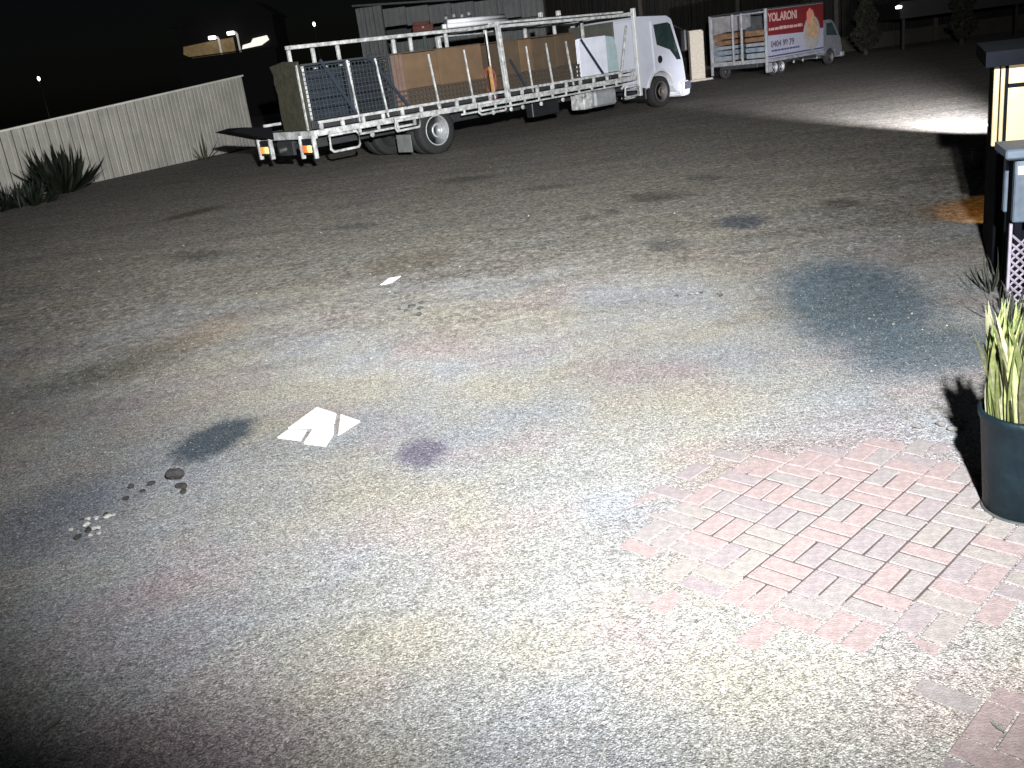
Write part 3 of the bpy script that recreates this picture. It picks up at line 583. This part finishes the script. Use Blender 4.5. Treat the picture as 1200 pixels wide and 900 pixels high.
def on_shelf(name, label, cat, x, parts, group=None):
    t = thing(name, label, cat, SM @ Vector((x, -0.19, 3.342)), R(-4), group)
    for nm, b_, mt in parts: box(nm, *b_, mt, t, 0.01)
on_shelf('red_tool_case', 'dull red case with two trays on the shed shelf above the truck', 'case', -1.2, [('body', (-0.45, 0.45, -0.14, 0.14, 0, 0.26), REDB), ('tray', (-0.4, 0.3, -0.14, 0.14, 0.262, 0.40), REDB), ('latch', (-0.05, 0.05, -0.16, -0.142, 0.12, 0.2), WORN)])
for k, x in enumerate((-0.15, 0.2, 0.55, 0.85)):
    on_shelf('dark_canister', 'navy canister with white cap standing on the shed shelf', 'canister', x, [('body', (-0.13, 0.13, -0.12, 0.12, 0, 0.34 + 0.05*(k % 2)), pmat('navy_can', (0.02, 0.025, 0.06), 0.5)), ('cap', (-0.06, 0.06, -0.06, 0.06, 0.345 + 0.05*(k % 2), 0.47 + 0.05*(k % 2)), WHITE)], 'canisters on the shed shelf')
WH = thing('warehouse', 'long dark brown warehouse wall behind both trucks', 'building', (4.0, 50.0, 0), R(-6))
for k in range(16): clad('wall_sheet', WH, k*2.4, k*2.4 + 2.38, 0.0, 5.2, 0.0, 0.4, BROWN, 0.04)
for k in range(9): box('column', k*4.7 - 0.1, k*4.7 + 0.1, -0.2, -0.06, 0, 5.2, pmat('brown_column', (0.04, 0.034, 0.026), 0.8, var=0.4), WH)
box('plinth', 0, 38.4, -0.12, -0.062, 0, 0.7, pmat('stained_concrete', (0.035, 0.03, 0.022), 0.9, var=0.4, scale=1), WH, 0)
box('roof_edge', -0.2, 38.6, -0.5, 6.0, 5.22, 5.4, DARK, WH)
box('back_wall', 0, 38.4, 5.8, 6.0, 0, 5.2, DARK, WH)
SLB = thing('slab', 'added black awning with a small lit lamp at its end, on the brown warehouse', 'slab', (18.5, 42.5, 0), R(-6))  # no awning known here; a black overlay bar built as a solid slab
box('slab_body', 0.1, 5.2, 0, 6.2, 1.28, 1.98, BLACK, SLB); 
for x in (0.3, 5.0): box('leg', x-0.06, x+0.06, 0.2, 0.32, 0, 1.275, BLACK, SLB)
latheo('lamp', [(0.02, -0.04), (0.12, -0.03), (0.14, 0.06), (0.03, 0.10)], pmat('lamp_white', (0.9, 0.9, 0.85), 0.4, emit=(1, 0.93, 0.78), estr=1.43), SLB, 12, 'z', (0.0, -0.06, 1.75))
# cream stack beside the cab
CP = thing('cream_board_stack', 'upright stack of cream boards standing just past the truck cab', 'boards', (8.75, 39.2, 0), R(8))
for k in range(6): box('board', 0 + 0.01*k, 0.55 + random.uniform(-.05, .06), k*0.06, k*0.06 + 0.05, 0.08, 1.95 - random.uniform(0, .08), pmat('cream_board', (0.50, 0.45, 0.37), 0.8, var=0.3, scale=14), CP, 0.006)
box('pallet', -0.1, 0.85, -0.1, 0.5, 0.0, 0.078, pmat('pallet_timber', (0.42, 0.38, 0.32), 0.85, var=0.3), CP)

# slim trees in front of the warehouse
def slim_tree(loc, h, rad, label):
    t = thing('cypress_tree', label, 'tree', loc)
    bm = bmesh.new(); lathe(bm, [(0.11, 0), (0.08, h*0.4), (0.02, h*0.95)], 8); link_mesh('trunk', bm, pmat('bark', (0.06, 0.045, 0.03), 0.9, var=0.4), t, True)
    n = 2600; s = RNG.random(n); z = h*(0.08 + 0.92*s); rmax = rad*np.sqrt(np.clip(1 - s, 0, 1))*np.clip(s*5 + 0.25, 0, 1)*(0.75 + 0.4*np.sin(z*4 + 1.3)**2)
    a = RNG.uniform(0, 6.283, n); rr = rmax*np.sqrt(RNG.random(n)); c = np.stack([rr*np.cos(a), rr*np.sin(a), z], 1)
    d1 = RNG.normal(size=(n, 3)); d1 /= np.linalg.norm(d1, axis=1)[:, None]; d2 = np.cross(d1, RNG.normal(size=(n, 3))); d2 /= np.linalg.norm(d2, axis=1)[:, None]
    l = RNG.uniform(0.06, 0.13, n)[:, None]
    V = np.stack([c - d1*l, c + d2*l*0.4, c + d1*l, c - d2*l*0.4], 1).reshape(-1, 3)
    me = bpy.data.meshes.new('crown'); me.from_pydata(V.tolist(), [], np.arange(4*n).reshape(-1, 4).tolist())
    me.materials.append(pmat('olive_foliage', (0.016, 0.015, 0.007), 0.8, var=0.6, scale=3)); o = bpy.data.objects.new('crown', me); COL.objects.link(o); o.parent = t
slim_tree((17.3, 43.0, 0), 2.6, 0.7, 'slim olive tree just past the cab of the box truck')
slim_tree((20.3, 40.5, 0), 3.2, 0.6, 'slim olive tree beside the added black awning')
slim_tree((15.6, 46.0, 0), 4.0, 0.8, 'taller olive tree rising behind the box truck')

# ------------------------------------------------------------------ far lights on the left
NIGHT = pmat('unlit_wall', (0.004, 0.004, 0.004), 0.9)
HS = thing('distant_house', 'far house with a lit brown veranda seen above the fence', 'house', (-20.5, 71.0, 0), 0)
box('wall', 0, 7.0, 0, 6.0, 0, 4.4, NIGHT, HS); box('upper_wall', 0, 7.0, 1.2, 6.0, 4.405, 6.6, NIGHT, HS)
LITW = pmat('glowing_brown_wall', (0.28, 0.2, 0.1), 0.8, var=0.6, scale=2, emit=(0.5, 0.34, 0.16), estr=0.0571)  # warm emission on the wall stands in for veranda lamplight
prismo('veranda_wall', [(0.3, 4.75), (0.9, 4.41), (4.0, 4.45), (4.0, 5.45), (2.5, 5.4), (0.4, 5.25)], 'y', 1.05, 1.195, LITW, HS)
prismo('lit_opening', [(4.5, 4.6), (5.9, 4.7), (6.5, 5.0), (6.4, 5.3), (5.4, 5.2), (5.2, 4.95), (4.6, 4.85)], 'y', 1.0, 1.195, pmat('lit_opening', (0.9, 0.85, 0.75), 0.6, emit=(1, 0.95, 0.85), estr=0.321, var=0.4), HS)
box('balcony_rail', 0.0, 7.0, -0.1, 0.0, 4.42, 4.5, NIGHT, HS); prismo('roof', [(-0.3, 6.6), (7.3, 6.6), (6.0, 7.6), (1.0, 7.6)], 'y', 0.9, 6.2, NIGHT, HS)
for k, (x, z, lb) in enumerate(((-17.5, 5.58, 'tall white lamp post before the lit brown veranda wall'), (-16.15, 5.72, 'tall white lamp post beside the bright veranda opening'))):
    p = thing('lamp_post', lb, 'lamp post', (x, 71.5, 4.402), 0, 'lamp posts before the distant house')
    LP = pmat('glowing_post', (0.7, 0.7, 0.66), 0.5, emit=(1, 0.95, 0.85), estr=0.0893)  # poles glow faintly: lamplight put in as emission
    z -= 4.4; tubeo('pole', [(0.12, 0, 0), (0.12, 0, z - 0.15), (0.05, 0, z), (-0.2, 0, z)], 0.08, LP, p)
    box('lamp_head', -0.55, -0.05, -0.15, 0.15, z - 0.12, z + 0.12, pmat('lamp_head', (0.9, 0.9, 0.9), 0.4, emit=(1, 1, 0.97), estr=1.07), p, 0.04)
for (x, y, z, lb) in ((-25.6, 60, 4.0, 'lone small lamp glowing in the dark above the fence near the spiky plant'), (-8.85, 60, 5.0, 'lone small lamp glowing in the dark above the truck tail')):
    p = thing('yard_lamp', lb, 'lamp', (x, y, 0))
    tubeo('pole', [(0, 0, 0), (0, 0, z - 0.12)], 0.05, BLACK, p)
    latheo('bulb', [(0.02, -0.12), (0.07, -0.06), (0.09, 0.05), (0.05, 0.12), (0.015, 0.14)], pmat('bulb', (0.9, 0.9, 0.9), 0.4, emit=(1, 0.98, 0.92), estr=1.07), p, 12, 'z', (0, 0, z))

# ------------------------------------------------------------------ right-hand side: lit kiosk, cabinet, planter
KZ = R(-25)
KS = thing('kiosk', 'low dark kiosk with a warmly lit cream window, behind the grey cabinet', 'kiosk', (3.63, 6.75, 0), KZ)
KD = pmat('kiosk_dark', (0.005, 0.006, 0.009), 0.95, var=0.3, spec=0.08)
box('base_wall', 0.03, 1.9, 0.02, 1.3, 0, 0.95, KD, KS); box('side_wall', 0.03, 0.08, 0.1, 1.3, 0.955, 1.5, KD, KS); box('back_wall', 0.09, 1.9, 1.25, 1.3, 0.955, 1.5, KD, KS)
prismo('roof', [(-0.07, -0.14), (2.0, -0.14), (2.0, 1.42), (-0.07, 1.42)], 'z', 1.50, 1.60, KD, KS)
TRIM = pmat('glowing_cream_trim', (0.40, 0.33, 0.19), 0.7, var=0.2, emit=(1.0, 0.75, 0.36), estr=0.03)  # faint emission stands in for warm light falling on the trim
box('window_trim', -0.01, 0.025, -0.03, 0.018, 0.95, 1.49, TRIM, KS, 0.006); box('window_trim', 0.035, 0.06, -0.02, 0.018, 0.955, 1.49, TRIM, KS, 0.006)
box('mullion', 0.063, 0.08, -0.012, 0.02, 0.955, 1.49, KD, KS, 0.003)
PANE = pmat('lit_blind', (0.45, 0.36, 0.22), 0.8, var=0.2, scale=6, emit=(1.0, 0.74, 0.40), estr=0.10, spec=0.1)
box('window_pane', 0.084, 1.8, 0.0, 0.02, 0.96, 1.34, PANE, KS, 0); box('window_pane', 0.084, 1.8, 0.0, 0.02, 1.37, 1.49, PANE, KS, 0); box('transom', 0.084, 1.8, -0.012, 0.022, 1.343, 1.367, KD, KS, 0.003)
CZ = R(-20)
CB = thing('display_cabinet', 'blue-grey framed cabinet with a pale glass pane on a lattice foot', 'cabinet', (3.27, 5.8, 0), CZ)
BG = pmat('blue_grey_frame', (0.09, 0.12, 0.16), 0.55, var=0.4, scale=9); LAT = pmat('lattice_paint', (0.33, 0.30, 0.36), 0.7, var=0.4, scale=10)
for x in (0.0, 0.75):
    for y in (0.0, 0.35): box('post', x, x + 0.075, y, y + 0.075, 0.60, 1.0, BG, CB, 0.008); box('post_foot', x + 0.015, x + 0.06, y + 0.015, y + 0.06, 0, 0.598, KD, CB, 0.004)
box('frame_rail', 0.078, 0.747, 0.01, 0.06, 0.60, 0.66, BG, CB); box('frame_rail', 0.078, 0.747, 0.01, 0.06, 0.94, 1.0, BG, CB)
box('glass_pane', 0.08, 0.745, 0.03, 0.04, 0.662, 0.938, pmat('pale_pane', (0.42, 0.5, 0.58), 0.12, var=0.2, spec=0.8), CB, 0)
prismo('lid', [(-0.05, -0.06), (0.88, -0.06), (0.88, 0.48), (-0.05, 0.48)], 'z', 1.003, 1.05, BG, CB); box('lid_lip', -0.07, 0.90, -0.09, -0.062, 1.01, 1.07, BG, CB)
box('back_panel', 0.08, 0.745, 0.36, 0.40, 0.05, 0.995, KD, CB); box('side_panel', 0.02, 0.05, 0.08, 0.345, 0.05, 0.995, KD, CB)
box('hinge', 0.015, 0.055, -0.01, -0.001, 0.90, 0.955, WHITE, CB, 0.003)
def lat_panel(x0, x1, z0, z1, y):
    s = 0.055; cx = []
    bm = bmesh.new(); n = int((z1 - z0)/s)
    for k in range(n):
        za = z0 + k*s
        for a, b_ in (((x0, za), (x1, za + (x1-x0))), ((x1, za), (x0, za + (x1-x0)))):
            tube(bm, [(a[0], y, a[1]), (b_[0], y + (0.006 if a[0] == x0 else -0.006), b_[1])], 0.007, 4)
    o = link_mesh('lattice', bm, LAT, CB); o['kind'] = 'stuff'
lat_panel(0.0, 0.11, 0.03, 0.5, -0.01)
box('lattice_stile', -0.018, 0.0, -0.025, 0.01, 0.0, 0.598, LAT, CB, 0.003); box('lattice_stile', 0.115, 0.133, -0.025, 0.01, 0.0, 0.598, LAT, CB, 0.003)
# planter with snake plants
PX, PY = 2.02, 3.36
PLT = thing('planter', 'dark navy fluted round planter standing on the brick paving', 'planter', (PX, PY, 0))
NAVYP = pmat('navy_glaze', (0.003, 0.008, 0.012), 0.5, col2=(0.006, 0.013, 0.017), scale=7, bump=0.25, bscale=26, spec=0.2)
bm = bmesh.new(); prof_ = [(0.150, 0.0), (0.165, 0.02), (0.176, 0.2), (0.188, 0.40), (0.196, 0.415), (0.200, 0.44), (0.186, 0.445), (0.178, 0.40), (0.172, 0.36), (0.01, 0.355)]
lathe(bm, prof_, 64)
for vv in bm.verts:
    rr = math.hypot(vv.co.x, vv.co.y)
    if rr > 0.14 and 0.03 < vv.co.z < 0.405 and rr > 0.16:
        a = math.atan2(vv.co.y, vv.co.x); k_ = 1 + 0.008*math.sin(a*16); vv.co.x *= k_; vv.co.y *= k_
link_mesh('pot', bm, NAVYP, PLT, True)
latheo('soil', [(0.172, 0.362), (0.172, 0.378), (0.01, 0.385)], pmat('soil', (0.03, 0.022, 0.015), 0.95, bump=0.5), PLT)
latheo('saucer_rim', [(0.150, 0.001), (0.170, 0.003), (0.174, 0.012), (0.168, 0.014)], pmat('pale_rim', (0.07, 0.075, 0.075), 0.6, var=0.4, scale=20), PLT)
LF = [pmat('leaf_green', (0.13, 0.20, 0.07), 0.5, col2=(0.26, 0.30, 0.13), scale=22), pmat('leaf_yellow_green', (0.33, 0.34, 0.14), 0.5, col2=(0.12, 0.18, 0.06), scale=22), pmat('leaf_pale', (0.36, 0.36, 0.22), 0.6, var=0.5, scale=22)]
sn = [blade_mesh('leaf', 0.50, 0.044, bb, LF[i % 3], 7, 0.4) for i, bb in enumerate((0.1, 0.25, 0.35, 0.05, 0.2))]
SNK = thing('snake_plant', 'tall upright yellow-green leaves growing in the navy planter', 'plant', (PX, PY, 0.37))
for k in range(170):
    a = random.uniform(0, 6.283); rr = 0.15*math.sqrt(random.random()); s = random.uniform(0.6, 1.05)
    if k < 40: a = random.uniform(2.2, 4.3); rr = random.uniform(0.11, 0.155); 
    child('leaf', sn[k % 5] if k >= 40 else sn[2 - k % 2], SNK, Matrix.Translation((rr*math.cos(a), rr*math.sin(a), 0)) @ Matrix.Rotation(random.uniform(-.06, .06), 4, 'X') @ Matrix.Rotation(random.uniform(-.06, .06) + 0.10*rr*math.cos(a)/0.15, 4, 'Y') @ Matrix.Rotation(random.uniform(0, 6.28), 4, 'Z') @ Matrix.Scale(s, 4))
bm = bmesh.new()   # pale printed mark on the pot, following its curve
def curve_patch(bm, a0, a1, z0, z1, r0):
    n = 6; A = []; B = []
    for i in range(n + 1):
        a = a0 + (a1 - a0)*i/n; rr = r0 + 0.012*(z0/0.2); A.append(bm.verts.new((rr*math.cos(a), rr*math.sin(a), z0))); rr = r0 + 0.012*(z1/0.2); B.append(bm.verts.new((rr*math.cos(a), rr*math.sin(a), z1)))
    for i in range(n): bm.faces.new((A[i], A[i+1], B[i+1], B[i]))
am = R(-118)
for a0, a1, z0, z1 in ((0, .14, .20, .215), (0, .03, .17, .20), (0, .14, .16, .175), (.11, .14, .13, .16), (0, .14, .12, .132), (.02, .12, .235, .25)):
    curve_patch(bm, am + a0, am + a1, z0, z1, 0.1685)
link_mesh('printed_mark', bm, pmat('pale_print', (0.55, 0.58, 0.58), 0.6, var=0.3), PLT)

# warm lamp of the kiosk's far side, and the low lamp behind it that rakes the yard
spot('kiosk_warm_lamp', (3.95, 7.62, 1.3), (4.74, 8.9, 0), 60, 26, 0.3, (1.0, 0.55, 0.18), 0.03)
spot('low_yard_lamp', (7.35, 12.0, 0.75), (8.5, 22.0, 0.0), 12000, 32, 1.0, (0.95, 0.93, 1.0), 0.06)
LYL = thing('low_yard_light', 'small dark bollard light beyond the kiosk, throwing the low beam', 'bollard', (7.35, 11.9, 0))
tubeo('post', [(0, 0, 0), (0, 0, 0.7)], 0.035, BLACK, LYL); box('hood', -0.06, 0.06, -0.08, 0.04, 0.70, 0.82, BLACK, LYL)
TUFT = pmat('grey_grass', (0.16, 0.17, 0.14), 0.8, var=0.5)
tf = [blade_mesh('leaf', 0.3, 0.018, b_, TUFT) for b_ in (0.4, 0.9)]
for (x, y, lb) in ((5.9, 11.2, 'grey grass tuft near the bollard light'), (3.45, 6.35, 'grey grass tuft at the foot of the lit kiosk'), (3.2, 5.65, 'grey grass tuft at the lattice foot of the cabinet')): clump('grass_tuft', lb, 'grass', (x, y, 0), 26, tf, 1.1, 0.5, 1.1, rad=0.12)

# ------------------------------------------------------------------ small things lying on the yard
TILE = pmat('broken_tile_white', (0.82, 0.82, 0.76), 0.6, var=0.06, scale=20)
tl = thing('broken_tile', 'white square tile broken into four pieces, beside the round dark stains', 'tile', (-1.2, 5.36, 0))
for pc in ([(-1.27, 5.73), (-1.12, 5.56), (-1.11, 5.41), (-1.25, 5.37), (-1.4, 5.41)], [(-1.4, 5.375), (-1.27, 5.335), (-1.28, 5.18), (-1.44, 5.28)], [(-1.235, 5.335), (-1.11, 5.37), (-1.09, 5.22), (-1.11, 5.04), (-1.255, 5.13)], [(-1.09, 5.54), (-0.95, 5.38), (-1.06, 5.19)]):
    prismo('tile_piece', [(x + 1.2, y - 5.36) for x, y in pc], 'z', 0.001, 0.013 + random.uniform(-.002, .003), TILE, tl, 0.002)
def rock(loc, r, mat, label, cat='stone', group=None, flat=0.5):
    bm = bmesh.new(); bmesh.ops.create_icosphere(bm, subdivisions=2, radius=r)
    ph = [random.uniform(0, 6) for _ in range(6)]
    for vv in bm.verts:
        n_ = vv.co.normalized(); k_ = 1 + 0.22*math.sin(3*n_.x + ph[0]) + 0.18*math.sin(4*n_.y + ph[1]) + 0.12*math.sin(7*n_.z + ph[2]) + random.uniform(-.06, .06)
        vv.co *= k_; vv.co.z *= flat
    zmin = min(vv.co.z for vv in bm.verts)
    for vv in bm.verts: vv.co.z -= zmin + r*0.06
    o = link_mesh('stone', bm, mat, None); o.location = loc; o.rotation_euler = (0, 0, random.uniform(0, 6)); tag(o, label, cat, group)
DST = pmat('dark_stone', (0.05, 0.047, 0.045), 0.9, var=0.4, scale=40, bump=0.4); PST = pmat('pale_stone', (0.19, 0.18, 0.17), 0.9, var=0.4, scale=40, bump=0.4)
rock((-1.93, 4.86, 0), 0.042, DST, 'largest dark stone in the rubble beside the blue-black stain', flat=0.7)
for (x, y, r) in ((-1.86, 4.73, .03), (-1.83, 4.66, .022), (-2.06, 4.83, .022), (-2.08, 4.74, .016), (-2.17, 4.82, .02), (-2.14, 4.66, .018)): rock((x, y, 0), r, DST, 'small dark stone in the rubble beside the blue-black stain', 'stone', 'dark stones in the left rubble')
PST2 = pmat('chalky_stone', (0.5, 0.49, 0.46), 0.9, var=0.3, scale=40)
for k in range(14): rock((-2.22 + random.uniform(-.1, .1), 4.39 + random.uniform(-.14, .14), 0), random.uniform(.010, .022), PST2 if k % 3 else DST, 'small pebble of the loose heap left of the dark rubble', 'stone', 'pebbles of the loose heap')
for k in range(12): rock((1.58 + random.uniform(-.22, .22), 7.25 + random.uniform(-.3, .3), 0), random.uniform(.01, .024), (PST, DST)[k % 3 == 0], 'stone of the loose patch out in the open yard', 'stone', 'stones of the open yard patch')
for k in range(6): rock((-0.8 + random.uniform(-.12, .12), 7.95 + random.uniform(-.22, .22), 0), random.uniform(.016, .03), DST, 'dark stone of the small group beyond the white tile', 'stone', 'dark stones beyond the tile')
for k in range(10): rock((2.08 + random.uniform(-.12, .12), 4.3 + random.uniform(-.14, .14), 0), random.uniform(.012, .026), PST, 'pale rubble stone behind the planter shadow', 'stone', 'pale rubble near the planter')
tag(prismo('paper_scrap', [(-1.16, 9.15), (-1.05, 9.2), (-0.98, 9.42), (-1.1, 9.4)], 'z', 0.004, 0.012, TILE), 'small white scrap lying beyond the broken tile', 'scrap')
DL = pmat('dry_leaf', (0.38, 0.36, 0.33), 0.8, var=0.3, scale=60)
def dry_leaf(loc, rz, s, lb):
    bm = bmesh.new(); pr_ = [(0, -1), (.28, -.55), (.42, 0), (.36, .5), (.1, .85), (-.2, .8), (-.36, .3), (-.3, -.4)]
    c = bm.verts.new((0, 0, 0.1*s)); vs = [bm.verts.new((x*s, y*s, (0.12 + 0.25*abs(x))*s)) for x, y in pr_]
    for k in range(8): bm.faces.new((c, vs[k], vs[(k+1) % 8]))
    bmesh.ops.solidify(bm, geom=list(bm.faces), thickness=0.0015)
    o = link_mesh('dry_leaf', bm, DL); o.location = loc; o.rotation_euler = (0, 0, rz); tag(o, lb, 'leaf')
dry_leaf((-1.74, 2.77, 0.0), R(-25), 0.045, 'grey curled dry leaf lying alone on the dark gravel')
dry_leaf((-1.62, 2.58, 0.0), R(70), 0.035, 'smaller dry leaf next to the grey curled one')
dry_leaf((1.26, 2.17, 0.006), R(10), 0.03, 'narrow white leaf lying on the paving close to the house wall')
